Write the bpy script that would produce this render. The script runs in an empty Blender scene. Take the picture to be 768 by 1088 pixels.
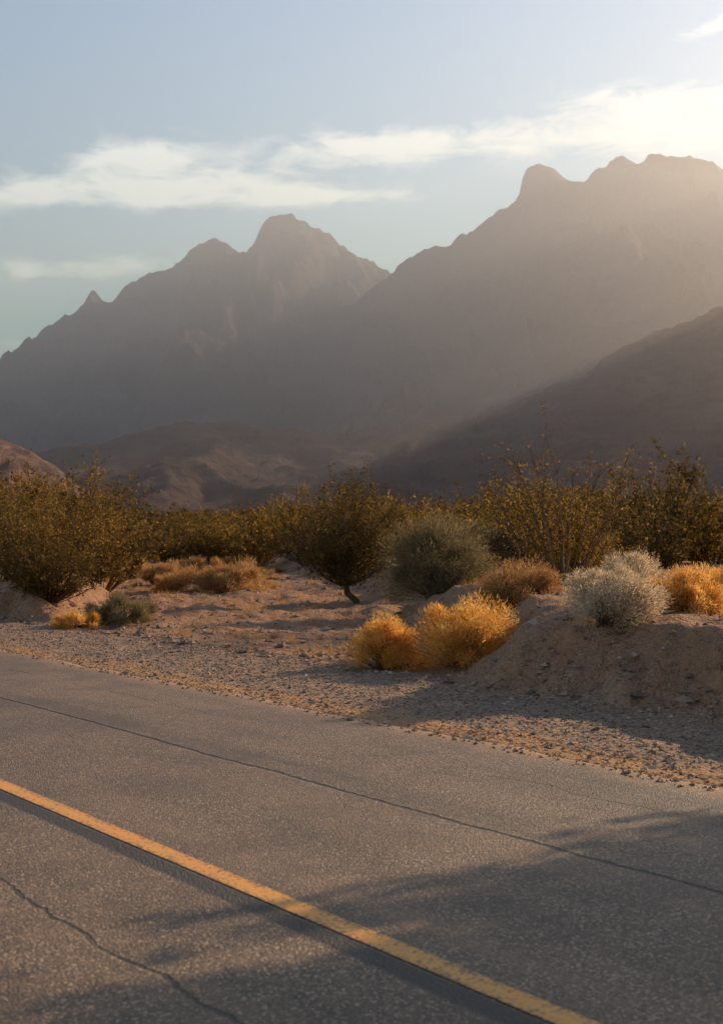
import bpy, math, numpy as np
from mathutils import Vector
rad=math.radians
sc=bpy.context.scene
sc.view_settings.view_transform='Standard'
try: sc.view_settings.look='None'
except Exception: pass
sc.view_settings.exposure=0
RA=rad(34.2); CA,SA=math.cos(RA),math.sin(RA)
SUN_AZ=rad(48); SUN_EL=rad(20)

# ---------------------------------------------------------------- noise
def _h(ix,iy,seed):
    n=(ix.astype(np.int64)*374761393+iy.astype(np.int64)*668265263+seed*1442695041)&0x7fffffff
    n=((n^(n>>13))*1274126177)&0x7fffffff
    n=(n^(n>>16))&0xffff
    return n/65535.0
def perlin(x,y,seed=0):
    x=np.asarray(x,float);y=np.asarray(y,float)
    ix=np.floor(x);iy=np.floor(y);fx=x-ix;fy=y-iy
    u=fx*fx*fx*(fx*(fx*6-15)+10);v=fy*fy*fy*(fy*(fy*6-15)+10)
    def g(a,b):
        t=_h(ix+a,iy+b,seed)*2*np.pi
        return np.cos(t)*(fx-a)+np.sin(t)*(fy-b)
    return 1.5*((g(0,0)*(1-u)+g(1,0)*u)*(1-v)+(g(0,1)*(1-u)+g(1,1)*u)*v)
def fbm(x,y,o=4,seed=0,gain=.5):
    r=0;a=1
    for i in range(o):
        r=r+a*perlin(x*2**i+i*7.3,y*2**i-i*3.1,seed+i);a*=gain
    return r
def ridged(x,y,o=5,seed=0,gain=.5):
    r=0;a=1;t=0
    for i in range(o):
        r=r+a*(1-np.abs(perlin(x*2**i+i*5.3,y*2**i+i*1.7,seed+i))*1.6);t+=a;a*=gain
    return r/t
def sm(t):
    t=np.clip(t,0,1);return t*t*(3-2*t)

# ---------------------------------------------------------------- mesh helpers
def mk(name,verts,faces,mats,smooth=False,midx=None,parent=None):
    verts=np.asarray(verts,np.float32);faces=np.asarray(faces,np.int32)
    k=faces.shape[1]
    me=bpy.data.meshes.new(name)
    me.vertices.add(len(verts));me.vertices.foreach_set('co',verts.ravel())
    me.loops.add(faces.size);me.loops.foreach_set('vertex_index',faces.ravel())
    me.polygons.add(len(faces))
    me.polygons.foreach_set('loop_start',np.arange(0,faces.size,k,dtype=np.int32))
    me.polygons.foreach_set('loop_total',np.full(len(faces),k,np.int32))
    for m in mats: me.materials.append(m)
    if midx is not None: me.polygons.foreach_set('material_index',np.asarray(midx,np.int32))
    me.polygons.foreach_set('use_smooth',np.full(len(faces),smooth))
    me.update(calc_edges=True)
    ob=bpy.data.objects.new(name,me);sc.collection.objects.link(ob)
    if parent: ob.parent=parent
    return ob
def grid_faces(nx,ny):
    i=np.arange((nx-1)*(ny-1));a=i%(nx-1)+(i//(nx-1))*nx
    return np.stack([a,a+1,a+1+nx,a+nx],1)

# ---------------------------------------------------------------- node helpers
class N:
    def __init__(s,nt): s.nt=nt
    def new(s,t,**k):
        n=s.nt.nodes.new(t)
        for a,b in k.items(): setattr(n,a,b)
        return n
    def link(s,a,b): s.nt.links.new(a,b)
    def put(s,inp,v):
        if isinstance(v,bpy.types.NodeSocket): s.link(v,inp)
        else: inp.default_value=v
    def m(s,op,a,b=0.,c=0.,clamp=False):
        n=s.new('ShaderNodeMath',operation=op,use_clamp=clamp)
        s.put(n.inputs[0],a);s.put(n.inputs[1],b);s.put(n.inputs[2],c);return n.outputs[0]
    def mix(s,f,a,b):
        n=s.new('ShaderNodeMix',data_type='RGBA');s.put(n.inputs[0],f)
        for i,v in ((6,a),(7,b)):
            s.put(n.inputs[i],v if isinstance(v,bpy.types.NodeSocket) else (*v,1))
        return n.outputs[2]
    def noise(s,vec,scale,detail=4,rough=.55,dist=0):
        n=s.new('ShaderNodeTexNoise');s.put(n.inputs['Vector'],vec)
        n.inputs['Scale'].default_value=scale;n.inputs['Detail'].default_value=detail
        n.inputs['Roughness'].default_value=rough;n.inputs['Distortion'].default_value=dist
        return n.outputs[0]
    def vor(s,vec,scale,out='Distance',feature='F1'):
        n=s.new('ShaderNodeTexVoronoi',feature=feature);s.put(n.inputs['Vector'],vec)
        n.inputs['Scale'].default_value=scale
        return n.outputs[out]
    def step(s,v,a,b):
        n=s.new('ShaderNodeMapRange',interpolation_type='SMOOTHSTEP');s.put(n.inputs[0],v)
        n.inputs[1].default_value=a;n.inputs[2].default_value=b
        return n.outputs[0]
    def bump(s,h,strength,dist,normal=None):
        n=s.new('ShaderNodeBump');n.inputs['Strength'].default_value=strength
        n.inputs['Distance'].default_value=dist;s.link(h,n.inputs['Height'])
        if normal: s.link(normal,n.inputs['Normal'])
        return n.outputs[0]
def newmat(name):
    m=bpy.data.materials.new(name);m.use_nodes=True
    m.node_tree.nodes.clear();n=N(m.node_tree)
    out=n.new('ShaderNodeOutputMaterial');return m,n,out
def principled(n,out,col,rough=.9,spec=.3,normal=None):
    p=n.new('ShaderNodeBsdfPrincipled')
    n.put(p.inputs['Base Color'],col if isinstance(col,bpy.types.NodeSocket) else (*col,1))
    n.put(p.inputs['Roughness'],rough);n.put(p.inputs['Specular IOR Level'],spec)
    if normal: n.link(normal,p.inputs['Normal'])
    n.link(p.outputs[0],out.inputs[0]);return p

# ---------------------------------------------------------------- terrain
WY=[8,12,16,24,31,53,90];XR=[.9,.9,.95,.95,.8,-2.6,-6];XL=[-3,-3.6,-4.1,-4.95,-5.2,-9.6,-15]
def ground(X,Y):
    X=np.asarray(X,float);Y=np.asarray(Y,float)
    n=CA*X+SA*Y; s=-SA*X+CA*Y
    r=np.hypot(X,Y)
    xr=np.interp(Y,WY,XR);xl=np.interp(Y,WY,XL)
    nz=fbm(X/2.3,Y/2.3,4,11)
    qr=sm((X+.5*nz-xr)/1.3);ql=sm((xl-X+.2*nz)/1.1)
    q=np.maximum(np.maximum(qr,ql),sm((Y-70)/50))
    H=np.where(X>(xl+xr)/2,.66,.64)
    gully=ridged(s/.8,n/2.6,5,31,.6)
    b=sm((n-8.8-.35*nz-.8*(gully-.62))/.9)
    z=b*q*H
    off=sm((n-8.6)/2)
    z=z+off*(.10*fbm(X/5,Y/5,3,5)+.06*fbm(X/1.1,Y/1.1,5,6,.6))
    z=z+b*q*.10*(gully-.6)
    z=z-off*(1-q)*.10*ridged((X-xr)/1.2,Y/7,3,51)+off*(1-q)*.05
    offn=sm((-1.5-n)/4)
    z=z+offn*(.15*fbm(X/5,Y/5,4,8))
    sh=sm((n-6.5)/.35)*(1-off)
    z=z+sh*(.018*fbm(X/.5,Y/.5,4,9)+.03*fbm(X/1.7,Y/1.7,2,10))
    z=z-.012-.07*(sm((n+.9)/.25)*(1-sm((n-6.3)/.3)))
    z=z+.013*np.maximum(0,r-150)
    z=z+off*sm((r-90)/200)*1.2*fbm(X/90,Y/90,3,12)
    return z
def axis(fine0,fine1,d,lo,hi,gr):
    a=list(np.arange(fine0,fine1,d));st=d;v=a[-1]
    while v<hi: st*=gr;v+=st;a.append(v)
    st=d;v=a[0];l=[]
    while v>lo: st*=gr;v-=st;l.append(v)
    return np.array(l[::-1]+a)
an=axis(6.2,17,.05,-1500,7000,1.04); as_=axis(4,32,.08,-4000,7000,1.035)
NN,SS=np.meshgrid(an,as_)
XX=CA*NN-SA*SS; YY=SA*NN+CA*SS
ZZ=ground(XX,YY)

# ground material (object coords: x=across road, y=along road)
gm,n,out=newmat('desert_dirt')
tc=n.new('ShaderNodeTexCoord');P=tc.outputs['Object']
sp=n.new('ShaderNodeSeparateXYZ');n.link(P,sp.inputs[0])
big=n.noise(P,.35,3);med=n.noise(P,2.5,4,.65);fine=n.noise(P,28,3,.7);lit=n.noise(P,7,4,.75)
nx=n.m('ADD',sp.outputs[0],n.m('MULTIPLY',n.m('SUBTRACT',n.noise(P,1.3,4),.5),1.1))
shoulder=n.m('SUBTRACT',1.,n.step(nx,8.5,9.1))
peb=n.vor(P,32,'Color');pebd=n.vor(P,32)
dirt=n.mix(n.step(med,.35,.65),(.31,.145,.078),(.46,.235,.13))
dirt=n.mix(n.step(big,.4,.62),dirt,n.mix(med,(.40,.22,.125),(.33,.165,.095)))
dirt=n.mix(n.m('MULTIPLY',n.step(lit,.52,.68),.65),dirt,(.13,.07,.045))
sepc=n.new('ShaderNodeSeparateColor');n.link(peb,sepc.inputs[0])
grav=n.mix(sepc.outputs[0],(.17,.11,.078),(.46,.30,.205))
grav=n.mix(n.step(fine,.4,.65),grav,(.37,.23,.15))
col=n.mix(n.m('MULTIPLY',shoulder,.9),n.mix(n.m('MULTIPLY',n.step(sepc.outputs[1],.5,.8),.4),dirt,grav),grav)
edge=n.m('MULTIPLY',n.step(nx,5.6,6.3),n.m('SUBTRACT',1.,n.step(nx,6.75,7.15)))
col=n.mix(n.m('MULTIPLY',edge,.8),col,(.50,.25,.11))
hgt=n.m('ADD',n.m('MULTIPLY',n.m('SUBTRACT',.6,pebd),.9),n.m('MULTIPLY',fine,.7))
b1=n.bump(n.m('ADD',med,n.m('MULTIPLY',lit,.4)),.8,.15);b2=n.bump(hgt,.8,.018,b1)
principled(n,out,col,.95,.12,b2)
g=mk('ground',np.stack([NN,SS,ZZ],-1).reshape(-1,3),grid_faces(len(an),len(as_)),[gm],True)
g.rotation_euler[2]=RA

# ---------------------------------------------------------------- road
rm,n,out=newmat('asphalt')
tc=n.new('ShaderNodeTexCoord');P=tc.outputs['Object']
sp=n.new('ShaderNodeSeparateXYZ');n.link(P,sp.inputs[0]);x=sp.outputs[0];y=sp.outputs[1]
agg=n.vor(P,100,'Color');aggd=n.vor(P,100);sepc=n.new('ShaderNodeSeparateColor');n.link(agg,sepc.inputs[0])
fine=n.noise(P,55,4,.8);med=n.noise(P,5,4,.6);blot=n.noise(P,1.1,4,.6)
mp=n.new('ShaderNodeMapping');n.link(P,mp.inputs[0]);mp.inputs['Scale'].default_value=(1.6,.12,1)
streak=n.noise(mp.outputs[0],1.,3,.6)
c=n.mix(sepc.outputs[0],(.075,.043,.026),(.29,.175,.098))
c=n.mix(n.step(sepc.outputs[1],.82,.94),c,(.62,.41,.24))
c=n.mix(n.m('MULTIPLY',n.step(fine,.52,.36),.8),c,(.03,.020,.014))
c=n.mix(n.m('MULTIPLY',n.step(med,.45,.7),.35),c,(.28,.155,.08))
c=n.mix(n.m('MULTIPLY',n.step(streak,.5,.7),.45),c,(.32,.18,.095))
c=n.mix(n.m('MULTIPLY',n.step(streak,.5,.32),.5),c,(.06,.037,.026))
c=n.mix(n.m('MULTIPLY',n.step(blot,.55,.4),.3),c,(.06,.037,.026))
def crack(x0,w,amp,seed,brk=0.):
    mm=n.new('ShaderNodeMapping');n.link(P,mm.inputs[0]);mm.inputs['Location'].default_value=(seed,seed*2,0);mm.inputs['Scale'].default_value=(0,1,1)
    w1=n.noise(mm.outputs[0],.9,8,.66)
    d=n.m('ABSOLUTE',n.m('SUBTRACT',n.m('SUBTRACT',x,x0),n.m('MULTIPLY',n.m('SUBTRACT',w1,.5),amp)))
    ww=n.m('MULTIPLY',n.m('ADD',n.noise(mm.outputs[0],5,4,.7),-.12),w*2.4)
    k=n.m('SUBTRACT',1.,n.m('DIVIDE',d,ww),clamp=True)
    k=n.m('MULTIPLY',k,2.2,clamp=True)
    if brk: k=n.m('MULTIPLY',k,n.step(n.noise(mm.outputs[0],.9,2),brk-.03,brk+.05))
    return k
ck=n.m('MAXIMUM',crack(4.57,.025,.14,3),n.m('MULTIPLY',crack(2.13,.016,.30,9,.4),.8))
ck=n.m('MAXIMUM',ck,n.m('MULTIPLY',crack(5.6,.010,.5,23,.5),.6))
# tar seam beside the line
seam=n.m('MULTIPLY',n.step(n.m('ADD',x,n.m('MULTIPLY',n.m('SUBTRACT',fine,.5),.06)),2.79,2.82),n.m('SUBTRACT',1.,n.step(x,2.9,2.93)))
c=n.mix(n.m('MULTIPLY',seam,.9),c,(.026,.019,.016))
c=n.mix(n.m('MULTIPLY',ck,.9),c,(.022,.016,.013))
# dusty verge
ex=n.m('ADD',x,n.m('MULTIPLY',n.m('SUBTRACT',n.noise(P,1.8,5,.7),.5),.7))
dust=n.step(ex,6.1,6.6)
c=n.mix(n.m('MULTIPLY',dust,.8),c,(.50,.26,.12))
h=n.m('ADD',n.m('SUBTRACT',.6,aggd),n.m('MULTIPLY',fine,1.2));h=n.m('SUBTRACT',h,n.m('MULTIPLY',ck,3.))
b2=n.bump(h,.85,.009)
principled(n,out,c,.55,.42,b2)
xs=np.concatenate([[-.95,-.85],np.linspace(-.75,6.35,60),[6.45,6.52,6.56]]);ys=np.concatenate([np.arange(-250,0,5),np.arange(0,40,.15),np.arange(40,600,5)])
RX,RY=np.meshgrid(xs,ys)
wob=.08*fbm(RY/1.2,RY*0+3,5,44,.6)
RXX=RX+np.where(RX>6.3,wob,0)+np.where(RX<-.8,wob,0)
RZ=np.where((RX>6.54)|(RX<-.9),-.08,0.0)+np.where((RX>6.5)&(RX<6.54),-.012,0)
road=mk('road',np.stack([RXX,RY,RZ],-1).reshape(-1,3),grid_faces(len(xs),len(ys)),[rm],True);road.rotation_euler[2]=RA
# yellow line
ym,n,out=newmat('yellow_road_paint')
tc=n.new('ShaderNodeTexCoord');P=tc.outputs['Object']
wear=n.noise(P,45,5,.75);w2=n.noise(P,3,4)
sp=n.new('ShaderNodeSeparateXYZ');n.link(P,sp.inputs[0])
ed=n.m('MULTIPLY',n.m('ABSOLUTE',n.m('SUBTRACT',sp.outputs[0],2.99)),1.6)
t=n.step(n.m('ADD',n.m('ADD',wear,n.m('MULTIPLY',w2,.25)),ed),.66,.80)
c=n.mix(t,n.mix(w2,(.84,.33,.06),(.92,.41,.09)),(.19,.12,.08))
principled(n,out,c,.6,.4,n.bump(n.noise(P,90,3,.7),.8,.006))
xs=np.array([2.93,2.96,3.02,3.05]);LX,LY=np.meshgrid(xs,ys)
line=mk('yellow_road_line',np.stack([LX,LY,LX*0+.004],-1).reshape(-1,3),grid_faces(len(xs),len(ys)),[ym]);line.rotation_euler[2]=RA

# ---------------------------------------------------------------- stones
rng=np.random.default_rng(5)
sm_,n,out=newmat('stone')
geo=n.new('ShaderNodeNewGeometry');cr=n.new('ShaderNodeValToRGB');n.link(geo.outputs['Random Per Island'],cr.inputs[0])
e=cr.color_ramp.elements;e[0].color=(.14,.09,.062,1);e[1].color=(.48,.33,.23,1);x_=e.new(.5);x_.color=(.30,.185,.12,1)
principled(n,out,cr.outputs[0],.85,.25)
def stones(name,nn,ss,r,flat=.6):
    o=np.array([[1,0,0],[0,1,0],[-1,0,0],[0,-1,0],[0,0,1],[0,0,-1]],float)
    f=np.array([[0,1,4],[1,2,4],[2,3,4],[3,0,4],[1,0,5],[2,1,5],[3,2,5],[0,3,5]])
    k=len(nn);V=o[None]*r[:,None,None]*rng.uniform(.6,1.3,(k,6,1))+rng.normal(0,.22,(k,6,3))*r[:,None,None]
    V[:,:,2]*=flat
    a=rng.uniform(0,6.28,k);c_,s_=np.cos(a)[:,None],np.sin(a)[:,None]
    V=np.stack([V[...,0]*c_-V[...,1]*s_,V[...,0]*s_+V[...,1]*c_,V[...,2]],-1)
    X=CA*nn-SA*ss;Y=SA*nn+CA*ss;Z=ground(X,Y)+r*.15
    Z=np.where((nn<6.5)&(nn>-.9),.003+r*.15,Z)
    V+=np.stack([X,Y,Z],-1)[:,None]
    F=f[None]+6*np.arange(k)[:,None,None]
    return mk(name,V.reshape(-1,3),F.reshape(-1,3),[sm_])
k=38000
nn=6.3+rng.uniform(0,1,k)**.8*3.0;ss=2+rng.uniform(0,1,k)**1.4*34
stones('gravel',nn,ss,np.exp(rng.normal(math.log(.0105),.42,k)))
k=16000
nn=8.8+rng.uniform(0,1,k)**1.7*26;ss=rng.uniform(2,45,k)
stones('scattered_rocks',nn,ss,np.minimum(np.exp(rng.normal(math.log(.02),.6,k)),.09))

# ---------------------------------------------------------------- mountains
def mtn_mat(name,c1,c2,c3,sc_):
    m,n,out=newmat(name);tc=n.new('ShaderNodeTexCoord');P=tc.outputs['Object']
    a=n.noise(P,.006*sc_,5,.65);b=n.noise(P,.03*sc_,5,.7)
    mp=n.new('ShaderNodeMapping');n.link(P,mp.inputs[0]);mp.inputs['Scale'].default_value=(.25,.25,2.2);mp.inputs['Rotation'].default_value=(.18,.12,0)
    st=n.noise(mp.outputs[0],.02*sc_,4,.6)
    c=n.mix(n.step(a,.35,.65),c1,c2);c=n.mix(n.m('MULTIPLY',n.step(st,.42,.62),.6),c,c3)
    c=n.mix(n.m('MULTIPLY',n.step(b,.5,.75),.5),c,tuple(v*.5 for v in c1))
    principled(n,out,c,1,.05,n.bump(b,.9,14/sc_));return m
mm1=mtn_mat('mountain_rock',(.125,.076,.082),(.165,.10,.098),(.10,.063,.068),1)
mm2=mtn_mat('foothill_rock',(.12,.072,.063),(.155,.094,.08),(.095,.058,.052),2)
mm3=mtn_mat('pink_hill_rock',(.24,.135,.105),(.28,.165,.125),(.17,.10,.08),6)
def prof(pts,D):
    a=np.array(pts,float);return (a[:,0]-384)/1500*D,1.5+(568-a[:,1])/1500*D
def rangeH(X,Y,pts,D,Wf,Wb,seed,p=1.35,curve=0.,crag=5.,rib=.22,ribs=170.):
    px,pz=prof(pts,D)
    h0=np.interp(X,px,pz)
    Dc=D+curve*perlin(X/500,X*0+2,seed+3)
    dy=Y-Dc
    W=np.where(dy<0,Wf*(1+.35*fbm(X/300.,Y/900.,3,seed+1)),Wb)
    t=np.clip(np.abs(dy)/W,0,1.2)
    wx=X+90*fbm(X/350,Y/350,3,seed+5)*np.clip(t*3,0,1)
    base=np.clip(1-t,0,1)**p
    rd=ridged(wx/ribs,Y/(ribs*2.6),5,seed+7,.55)
    h=h0*base
    am=np.clip(t*5,0,1)*np.clip((1-t)*2,0,1)
    h=h+h0*rib*(rd-.66)*am*1.6
    h=h+crag*fbm(X/45,Y/45,4,seed+9,.65)*np.clip(1.1-t,0,1)
    h=h+crag*1.5*(ridged(X/60,Y/90,4,seed+19,.65)-.75)*np.clip(1.1-t,0,1)
    return h
A=[(-1400,480),(-900,420),(-700,450),(-500,390),(-300,440),(-150,400),(-60,420),(0,390),(20,374),(50,350),(75,335),(90,320),(98,309),(106,319),(118,321),(126,311),(135,304),(160,292),(185,281),(196,272),(205,264),(215,259),(225,256),(240,258),(248,268),(262,269),(270,257),(279,238),(288,232),(300,231),(312,234),(325,238),(350,254),(385,274),(412,288),(450,325),(520,390),(700,470),(1200,500)]
B=[(-600,540),(0,510),(100,480),(200,445),(270,412),(330,370),(380,322),(405,298),(415,290),(428,279),(435,274),(450,265),(460,266),(470,268),(490,252),(520,235),(535,222),(545,214),(553,202),(556,187),(562,178),(570,173),(580,171),(590,177),(597,187),(606,193),(620,192),(632,185),(642,181),(650,169),(662,168),(680,170),(700,165),(715,165),(735,167),(768,174),(810,180),(850,200),(880,260),(905,300),(930,280),(945,200),(965,140),(990,120),(1025,120),(1040,170),(1055,250),(1085,245),(1100,150),(1115,115),(1150,140),(1180,260),(1215,330),(1250,290),(1290,180),(1380,190),(1500,290),(1700,350),(2200,450)]  # right end, outside the frame: invented peaks and gaps that shade hills, cut shafts
x=np.arange(-2600,3000,7.);y=np.arange(1150,3700,7.);X,Y=np.meshgrid(x,y)
G=ground(X,Y)-8
Hh=np.maximum(rangeH(X,Y,A,2950,1500,700,100,1.5,crag=9,rib=.17),rangeH(X,Y,B,2600,1300,800,200,1.4,crag=9,rib=.18))
Hh=np.where(Hh>6,Hh+G*.2,G);Hh=np.maximum(Hh,G)
mk('mountain_range',np.stack([X,Y,Hh],-1).reshape(-1,3),grid_faces(len(x),len(y)),[mm1],True)
C=[(-900,520),(-500,480),(-200,470),(-50,480),(30,480),(60,476),(110,468),(150,458),(200,447),(230,446),(260,452),(300,455),(340,459),(380,460),(440,455),(500,445),(540,431),(560,420),(580,411),(600,405),(620,396),(650,377),(680,358),(700,350),(740,335),(768,325),(820,305),(880,280),(960,265),(1050,290),(1200,330),(1500,400),(2200,520)]
x=np.arange(-1400,2200,4.5);y=np.arange(820,1900,4.5);X,Y=np.meshgrid(x,y)
G=ground(X,Y)-6
Hh=rangeH(X,Y,C,1450,600,380,300,1.1,crag=4.,rib=.13,ribs=110.)
Hh=np.where(Hh>4,Hh,G);Hh=np.maximum(Hh,G)
mk('foothill',np.stack([X,Y,Hh],-1).reshape(-1,3),grid_faces(len(x),len(y)),[mm2],True)
D_=[(-700,540),(-500,500),(-300,470),(-150,450),(-50,460),(0,468),(20,473),(38,482),(55,494),(75,510),(110,535),(150,560),(400,570)]
x=np.arange(-480,-40,1.6);y=np.arange(430,760,1.6);X,Y=np.meshgrid(x,y)
G=ground(X,Y)-2
Hh=rangeH(X,Y,D_,600,130,120,400,1.1,crag=2.2,rib=.3,ribs=26.)
Hh=np.where(Hh>1.5,Hh,G);Hh=np.maximum(Hh,G)
mk('rocky_hill',np.stack([X,Y,Hh],-1).reshape(-1,3),grid_faces(len(x),len(y)),[mm3],True)

# ---------------------------------------------------------------- haze
hz=bpy.data.materials.new('dusty_air');hz.use_nodes=True;hz.node_tree.nodes.clear();n=N(hz.node_tree)
out=n.new('ShaderNodeOutputMaterial');v=n.new('ShaderNodeVolumeScatter')
v.inputs['Color'].default_value=(1,.91,1,1);v.inputs['Density'].default_value=.00054;v.inputs['Anisotropy'].default_value=.6
n.link(v.outputs[0],out.inputs['Volume'])
x0,x1,y0,y1,z0,z1=-2500,850,900,3500,-10,650
V=[(a,b,c) for c in (z0,z1) for b in (y0,y1) for a in (x0,x1)]
mk('haze',V,[[0,2,3,1],[4,5,7,6],[0,1,5,4],[2,6,7,3],[0,4,6,2],[1,3,7,5]],[hz])

# ---------------------------------------------------------------- plants
def leafmat(name,dark,mid,light,trans=.45,tcol=None,nsc=3.):
    m,n,out=newmat(name)
    geo=n.new('ShaderNodeNewGeometry');tc=n.new('ShaderNodeTexCoord')
    f=n.m('ADD',n.m('MULTIPLY',geo.outputs['Random Per Island'],.55),n.m('MULTIPLY',n.m('SUBTRACT',n.noise(tc.outputs['Object'],nsc,1),.28),1.1),clamp=True)
    cr=n.new('ShaderNodeValToRGB');n.link(f,cr.inputs[0]);e=cr.color_ramp.elements
    e[0].color=(*dark,1);e[1].color=(*light,1);k=e.new(.5);k.color=(*mid,1)
    d=n.new('ShaderNodeBsdfDiffuse');t=n.new('ShaderNodeBsdfTranslucent');mx=n.new('ShaderNodeMixShader')
    n.link(cr.outputs[0],d.inputs[0]);n.link(cr.outputs[0],t.inputs[0]);mx.inputs[0].default_value=trans
    n.link(d.outputs[0],mx.inputs[1]);n.link(t.outputs[0],mx.inputs[2]);n.link(mx.outputs[0],out.inputs[0]);return m
bark,n,out=newmat('bark');tc=n.new('ShaderNodeTexCoord')
principled(n,out,n.mix(n.noise(tc.outputs['Object'],30,2),(.06,.036,.022),(.17,.105,.065)),.9,.1)
L_cre=leafmat('creosote_leaves',(.075,.044,.014),(.20,.115,.029),(.40,.23,.055),.55)
L_dark=leafmat('mesquite_leaves',(.045,.029,.011),(.12,.074,.023),(.25,.152,.045),.5)
L_tree=leafmat('palo_verde_leaves',(.03,.03,.012),(.06,.055,.02),(.10,.09,.03),.15)
L_gold=leafmat('golden_twigs',(.40,.17,.035),(.78,.40,.09),(.94,.62,.22),.6,nsc=5)
L_brown=leafmat('brown_twigs',(.17,.085,.033),(.40,.21,.08),(.60,.35,.15),.5,nsc=5)
L_grey=leafmat('grey_leaves',(.26,.19,.12),(.60,.45,.30),(.80,.65,.46),.5,nsc=5)
L_sage=leafmat('sage_leaves',(.10,.07,.035),(.22,.165,.085),(.36,.28,.15),.45,nsc=5)
L_tan=leafmat('dry_grass_blades',(.25,.12,.05),(.50,.28,.11),(.70,.43,.19),.55,nsc=3)

def tubes(P,R):  # P (k,m,3), R (k,m)
    k,m,_=P.shape
    T=np.gradient(P,axis=1);T/=np.linalg.norm(T,axis=2,keepdims=True)+1e-9
    up=np.array([.31,.17,.93]);U=np.cross(T,up);U/=np.linalg.norm(U,axis=2,keepdims=True)+1e-9
    W=np.cross(T,U);V=[]
    for j in range(3):
        a=j*2.0944;V.append(P+R[...,None]*(U*math.cos(a)+W*math.sin(a)))
    V=np.stack(V,2) # k,m,3,3
    idx=np.arange(k*m*3).reshape(k,m,3);F=[]
    for j in range(3):
        a=idx[:,:-1,j];b=idx[:,:-1,(j+1)%3];c=idx[:,1:,(j+1)%3];d=idx[:,1:,j]
        F.append(np.stack([a,b,c],-1).reshape(-1,3));F.append(np.stack([a,c,d],-1).reshape(-1,3))
    return V.reshape(-1,3),np.concatenate(F)
def blades(S,D,L,W,r):
    k=len(S);rnd=r.normal(size=(k,3));U=np.cross(D,rnd);U/=np.linalg.norm(U,axis=1,keepdims=True)+1e-9
    a=S-U*W[:,None]*.5;b=S+U*W[:,None]*.5;c=S+D*L[:,None]
    return np.stack([a,b,c],1).reshape(-1,3),np.arange(3*k).reshape(-1,3)
def leaves(S,size,r):
    k=len(S);D=r.normal(size=(k,3));D/=np.linalg.norm(D,axis=1,keepdims=True)
    q=r.normal(size=(k,3));U=np.cross(D,q);U/=np.linalg.norm(U,axis=1,keepdims=True)
    s=(size*r.uniform(.6,1.5,k))[:,None]
    V=np.stack([S-D*s,S-U*s*.5,S+D*s,S+U*s*.5],1).reshape(-1,3)
    i=np.arange(k)*4;F=np.concatenate([np.stack([i,i+1,i+2],1),np.stack([i,i+2,i+3],1)])
    return V,F
def join(parts):
    V=[];F=[];M=[];o=0
    for v,f,m in parts:
        V.append(v);F.append(f+o);M.append(np.full(len(f),m));o+=len(v)
    return np.concatenate(V),np.concatenate(F),np.concatenate(M)
def nrm(a): return a/(np.linalg.norm(a,axis=-1,keepdims=True)+1e-9)

def shrub(name,seed,h,w,mat,nst=40,ntw=9,nlf=26,leaf=.016,sr=.012,low=.35,base=.12,trunk=None,spread=.06,flat=.5):
    r=np.random.default_rng(seed)
    ph=r.uniform(0,6.283,nst);rr=np.sqrt(r.uniform(0,1,nst))
    lob=1+.22*np.sin(ph*3+seed)+.12*np.sin(ph*5+2*seed)
    E=np.stack([w/2*rr*np.cos(ph)*lob,w/2*rr*np.sin(ph)*lob,h*(1-flat*rr**2)*r.uniform(.62,1.04,nst)],-1)
    B0=np.stack([base*np.cos(ph)*rr,base*np.sin(ph)*rr,np.full(nst,-.05)],-1)
    if trunk is not None: B0=B0*.3+np.array(trunk)
    M=(B0+E)/2+np.stack([E[:,0]*.12,E[:,1]*.12,-h*.02+0*ph],-1)+r.normal(0,.05*h,(nst,3))
    t=np.linspace(0,1,8)[None,:,None]
    Pth=(1-t)**2*B0[:,None]+2*t*(1-t)*M[:,None]+t*t*E[:,None]
    Pth=Pth+r.normal(0,.012*h,Pth.shape)*t
    R=sr*np.linspace(1,.25,8)[None]*r.uniform(.6,1.2,(nst,1))
    parts=[(*tubes(Pth,R),0)]
    if trunk is not None:
        tp=np.linspace(0,1,7)[:,None]*np.array(trunk)+np.array([[.04*math.sin(i*1.3),.03*math.cos(i*1.7),0] for i in range(7)]);tp[0]=(0,0,-.1)
        parts.append((*tubes(np.stack([tp,tp+np.array([.05,.03,0])]),np.tile(sr*np.linspace(3.6,2.2,7),(2,1))),0))
    # twigs
    k=nst*ntw;si=np.repeat(np.arange(nst),ntw);tt=r.uniform(low,1,k)
    fi=tt*7;i0=np.minimum(fi.astype(int),6);fr=(fi-i0)[:,None]
    S=Pth[si,i0]*(1-fr)+Pth[si,i0+1]*fr;T=nrm(Pth[si,i0+1]-Pth[si,i0])
    D=nrm(T+r.normal(0,.55,(k,3))+np.array([0,0,.15]));TL=h*r.uniform(.08,.24,k)
    tw=S[:,None]+D[:,None]*TL[:,None,None]*np.linspace(0,1,4)[None,:,None]+r.normal(0,.008*h,(k,4,3))*np.linspace(0,1,4)[None,:,None]
    parts.append((*tubes(tw,np.tile(sr*.28*np.linspace(1,.5,4),(k,1))),0))
    # leaves
    kk=k*nlf;ti=np.repeat(np.arange(k),nlf);u=r.uniform(.1,1.1,kk)[:,None]
    dens=r.uniform(.3,1,k)[ti]
    LS=S[ti]+D[ti]*TL[ti][:,None]*u+r.normal(0,spread*h*.35,(kk,3))
    keep=(r.uniform(0,1,kk)<dens)&(LS[:,2]>.03);LS=LS[keep]
    parts.append((*leaves(LS,leaf,r),1))
    V,F,M_=join(parts)
    return mk(name,V,F,[bark,mat],False,M_)
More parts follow.
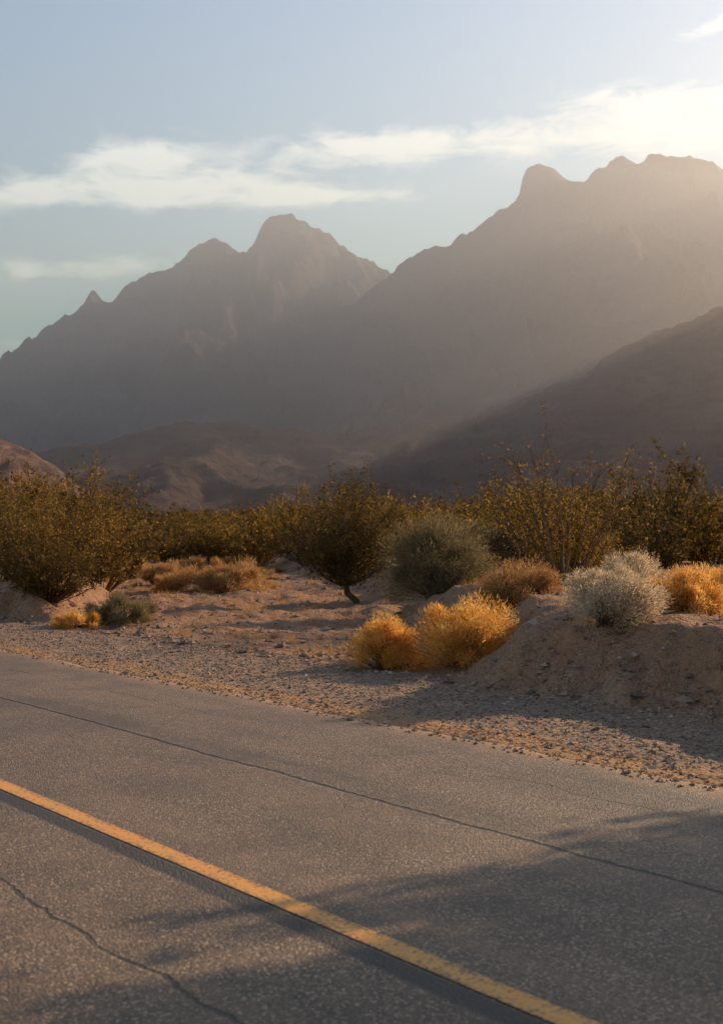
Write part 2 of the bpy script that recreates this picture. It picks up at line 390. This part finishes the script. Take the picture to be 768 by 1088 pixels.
def mound(name,seed,h,w,mat,k=14000,bl=.085,bw=.006,ncl=34,d=None,up=.25):
    r=np.random.default_rng(seed);d=d or w
    ph=r.uniform(0,6.283,ncl);ct=r.uniform(.0,1,ncl)**.8;st=np.sqrt(1-ct**2)
    rr=r.uniform(.45,.92,ncl)
    C=np.stack([w/2*rr*st*np.cos(ph),d/2*rr*st*np.sin(ph),h*(.12+.82*rr*ct)],-1)
    cr=r.uniform(.11,.30,ncl)*min(h*1.2,w*.75)
    ci=r.integers(0,ncl,k);q=nrm(r.normal(size=(k,3)));rad_=r.uniform(0,1,k)**.5
    S=C[ci]+q*(cr[ci]*rad_)[:,None]*np.array([1,1,.85])
    ce=np.array([0,0,h*.1]);O=nrm(S-ce)
    D=nrm(O*.8+q*.7+r.normal(0,.6,(k,3))+np.array([0,0,up]))
    keep=S[:,2]>.0;S=S[keep];D=D[keep];kk=len(S)
    L=bl*r.uniform(.4,1.5,kk);parts=[(*blades(S,D,L,bw*r.uniform(.6,1.6,kk),r),1)]
    ns=ncl*5;cj=r.integers(0,ncl,ns);E=C[cj]+r.normal(0,.08*h,(ns,3));B0=r.normal(0,.05*w,(ns,3));B0[:,2]=-.03
    t=np.linspace(0,1,4)[None,:,None];parts.append((*tubes(B0[:,None]*(1-t)+E[:,None]*t,np.full((ns,4),.004)),0))
    V,F,M_=join(parts);return mk(name,V,F,[bark,mat],False,M_)
def at(ob,x,y,rot=0,s=1,dz=-.02):
    ob.location=(x,y,float(ground(x,y))+dz);ob.rotation_euler[2]=rot;ob.scale=(s,s,s);return ob

# hero plants
at(shrub('mesquite_tree',3,2.8,2.6,L_dark,76,11,34,.027,.020,.15,trunk=(-.26,0,.42),flat=.6,spread=.09),-.15,31,0)
at(shrub('creosote_bush',8,2.9,3.2,L_cre,26,9,24,.024,.020,.42,flat=.4),3.35,23.5,.4)
at(shrub('creosote_bush',14,1.3,2.8,L_cre,56,9,32,.022,.010,.15,flat=.5),3.6,24.9,.9)
at(shrub('creosote_bush',21,2.2,3.2,L_cre,74,10,34,.022,.013,.2,flat=.5),-6.2,26.8,.4)
at(shrub('creosote_bush',22,1.3,2.2,L_dark,70,10,36,.021,.012,.1,flat=.5),-5.65,25.5,1.4)
at(shrub('creosote_bush',23,2.8,3.2,L_cre,44,9,26,.024,.013,.3,flat=.45),-6.6,33,2.4)
at(mound('sagebrush',31,1.6,2.2,L_sage,34000,.09,.010,60),1.42,26)
at(mound('golden_rabbitbrush',41,.68,.92,L_gold,22000,.045,.006,38),.28,16.2)
at(mound('golden_rabbitbrush',42,.82,1.38,L_gold,34000,.045,.006,54),1.16,15.9)
at(mound('brown_rabbitbrush',43,.80,1.15,L_brown,24000,.05,.006,42),2.02,18.1)
at(mound('white_bursage',44,.62,1.1,L_grey,26000,.04,.006,44),2.38,13.5)
at(mound('white_bursage',45,.64,.95,L_grey,19000,.045,.006,36),2.85,14.9)
at(mound('golden_rabbitbrush',46,.54,1.1,L_gold,22000,.045,.006,42),3.35,14.5)
at(mound('golden_rabbitbrush',47,.6,1.2,L_gold,22000,.045,.006,42),4.0,15.4)
at(mound('white_bursage',50,.45,.8,L_grey,12000,.06,.006,30),5.3,18.4)
at(mound('sagebrush',48,.55,1.4,L_sage,14000,.07,.007,36),-4.0,23.6)
at(mound('dry_grass_tuft',49,.30,.9,L_gold,6000,.08,.006,20),-4.6,22.9)
at(mound('dry_grass_tuft',51,.95,2.5,L_tan,22000,.11,.010,50,up=.5),-3.6,37)
at(mound('dry_grass_tuft',52,.7,1.7,L_tan,14000,.11,.010,38,up=.5),-5.6,41)
at(mound('dry_grass_tuft',53,.8,1.9,L_tan,14000,.11,.010,38,up=.5),-8.2,50)
# trees outside the frame whose shadows fall over the road
at(shrub('palo_verde_tree',81,4.2,4.2,L_tree,70,14,60,.06,.035,.2,trunk=(.1,0,.6),flat=.35,spread=.04),8.0,9.3)
at(shrub('palo_verde_tree',85,5.2,4.8,L_tree,70,14,60,.065,.04,.2,trunk=(.1,0,.9),flat=.35,spread=.04),9.9,11.6)

# scrub mass
emp=bpy.data.objects.new('desert_scrub',None);sc.collection.objects.link(emp)
protos=[]
for i in range(4):
    protos.append(shrub('creosote_proto',200+i,2.0,2.7,L_cre if i<2 else L_dark,44,8,16,.038,.014,.15,flat=.5))
protos.append(shrub('creosote_proto',210,1.8,2.5,L_dark,46,8,18,.038,.014,.1,flat=.5))
protos.append(mound('dry_proto',220,.9,1.9,L_tan,7000,.14,.014,30,up=.4))
protos.append(mound('dry_proto',221,.8,1.6,L_brown,7000,.12,.014,30,up=.3))
protos.append(mound('dry_proto',222,.9,1.6,L_sage,7000,.12,.014,30,up=.3))
meshes=[p.data for p in protos]
for p in protos: bpy.data.objects.remove(p)
r=np.random.default_rng(9);cnt=0
PL=[]
def inst(mi,x,y,s):
    PL.append((mi,x,y,s))
for _ in range(1100):
    y=33+130*r.uniform()**1.1;x=r.uniform(-1,1)*(.38*y+12)
    nn_=CA*x+SA*y
    if nn_<13: continue
    xr_=np.interp(y,WY,XR)+.5;xl_=np.interp(y,WY,XL)-.3
    inw=xl_<x<xr_ and y<64
    if y<45 and abs(x-.0)<2.0: continue
    u=r.uniform()
    if inw:
        if u<.25: inst(5,x,y,r.uniform(.4,.8))
        continue
    dens=float(fbm(np.array([x/14]),np.array([y/14]),2,3)[0])
    if dens<-.3 and u<.6: continue
    if y<50 and u<.2: continue
    v=r.uniform();gs=1.05 if y<50 else 1.2
    if v<.60: inst(int(r.integers(0,4)),x,y,gs*r.uniform(.8,1.5))
    elif v<.72: inst(4,x,y,gs*r.uniform(.8,1.45))
    elif v<.86: inst(5,x,y,r.uniform(.6,1.3))
    elif v<.94: inst(6,x,y,r.uniform(.6,1.2))
    else: inst(7,x,y,r.uniform(.8,1.4))
for _ in range(350):
    y=160+300*r.uniform();x=r.uniform(-1,1)*.38*y
    inst(int(r.integers(0,5)),x,y,r.uniform(1.4,2.4))
PZ=ground(np.array([p[1] for p in PL]),np.array([p[2] for p in PL]))
for i,(mi,x,y,s) in enumerate(PL):
    ob=bpy.data.objects.new('shrub_%d'%i,meshes[mi]);sc.collection.objects.link(ob);ob.parent=emp
    ob.location=(x,y,float(PZ[i])-.05);ob.rotation_euler[2]=r.uniform(0,6.28);ob.scale=(s*r.uniform(.85,1.2),s*r.uniform(.85,1.2),s*r.uniform(.8,1.1))
# small dry tufts on the banks: one mesh
r2=np.random.default_rng(33)
K=700;nn_=r2.uniform(9.3,24,K);ss_=r2.uniform(3,42,K);tx=CA*nn_-SA*ss_;ty=SA*nn_+CA*ss_;tz=ground(tx,ty)-.01;S=[]
for i in range(K):
    k=int(r2.uniform(15,120));sp_=r2.uniform(.02,.14)
    S.append(np.array([tx[i],ty[i],tz[i]])+np.concatenate([r2.normal(0,sp_,(k,2)),np.zeros((k,1))],1))
S=np.concatenate(S);D=nrm(r2.normal(0,.5,(len(S),3))+np.array([0,0,1.]));
v,f=blades(S,D,r2.uniform(.04,.19,len(S)),r2.uniform(.003,.007,len(S)),r2)
mk('dry_grass',v,f,[L_tan])

# ---------------------------------------------------------------- sky
w=bpy.data.worlds.new('World');sc.world=w;w.use_nodes=True;w.node_tree.nodes.clear();n=N(w.node_tree)
out=n.new('ShaderNodeOutputWorld');bg=n.new('ShaderNodeBackground');sky=n.new('ShaderNodeTexSky')
sky.sky_type='NISHITA';sky.sun_disc=False;sky.sun_elevation=SUN_EL;sky.sun_rotation=SUN_AZ
sky.dust_density=.7;sky.air_density=1.15;sky.ozone_density=1.5
n.link(sky.outputs[0],bg.inputs[0]);bg.inputs[1].default_value=.15
tc=n.new('ShaderNodeTexCoord');sp=n.new('ShaderNodeSeparateXYZ');n.link(tc.outputs['Generated'],sp.inputs[0])
az=n.m('ARCTAN2',sp.outputs[0],sp.outputs[1]);el=n.m('ARCSINE',sp.outputs[2])
cb=n.new('ShaderNodeCombineXYZ');n.link(n.m('MULTIPLY',az,14.),cb.inputs[0]);n.link(n.m('MULTIPLY',el,36.),cb.inputs[1])
nz=n.noise(cb.outputs[0],1.6,8,.66,.5)
g=None
for (cx,cy,hw,hh,am,tl) in [(190,200,150,20,1.4,0),(150,180,60,26,1.4,0),(330,207,130,8,.7,0),(60,212,90,13,.7,.05),(420,155,150,20,1.1,0.02),(700,145,140,28,1.0,0),(690,108,90,16,.6,0),(80,290,130,14,.95,.06),(765,40,45,10,.9,.2),(10,372,40,16,.6,0),(900,150,100,40,.9,0),(-200,240,160,20,.9,0)]:
    a0=math.atan((cx-384)/1500);e0=math.atan((568-cy)/1500)
    da=n.m('SUBTRACT',az,a0);de=n.m('SUBTRACT',n.m('SUBTRACT',el,e0),n.m('MULTIPLY',da,tl))
    q=n.m('ADD',n.m('POWER',n.m('ABSOLUTE',n.m('DIVIDE',da,hw/1500)),2.),n.m('POWER',n.m('ABSOLUTE',n.m('DIVIDE',de,hh/1500)),2.))
    t=n.m('MULTIPLY',n.m('EXPONENT',n.m('MULTIPLY',q,-.9)),am)
    g=t if g is None else n.m('ADD',g,t)
g=n.m('MINIMUM',g,1.15)
fac=n.m('MULTIPLY',n.m('SUBTRACT',n.m('ADD',g,n.m('MULTIPLY',n.m('SUBTRACT',nz,.5),3.0)),.28),1.15,clamp=True)
fac=n.m('MULTIPLY',fac,n.m('MULTIPLY',g,1.4,clamp=True))
bg2=n.new('ShaderNodeBackground');bg2.inputs[0].default_value=(.97,.94,.93,1);bg2.inputs[1].default_value=1.3
mx=n.new('ShaderNodeMixShader');n.link(n.m('MULTIPLY',fac,.9),mx.inputs[0]);n.link(bg.outputs[0],mx.inputs[1]);n.link(bg2.outputs[0],mx.inputs[2])
n.link(mx.outputs[0],out.inputs[0])
w.cycles.sampling_method='MANUAL';w.cycles.sample_map_resolution=512

# ---------------------------------------------------------------- sun, camera
sd=Vector((math.sin(SUN_AZ)*math.cos(SUN_EL),math.cos(SUN_AZ)*math.cos(SUN_EL),math.sin(SUN_EL)))
l=bpy.data.lights.new('sun','SUN');l.energy=5;l.angle=rad(.5);l.color=(1,.75,.46)
lo=bpy.data.objects.new('sun',l);sc.collection.objects.link(lo);lo.rotation_euler=sd.to_track_quat('Z','Y').to_euler();lo.location=(30,30,30)
cam=bpy.data.cameras.new('camera');co=bpy.data.objects.new('camera',cam);sc.collection.objects.link(co)
cam.sensor_fit='VERTICAL';cam.sensor_height=36;cam.lens=49.63;cam.clip_end=20000;cam.clip_start=.1
co.location=(0,0,1.5);co.rotation_euler=(rad(90)+math.atan(24/1500),0,0)
cam.dof.use_dof=True;cam.dof.focus_distance=16;cam.dof.aperture_fstop=4
sc.camera=co
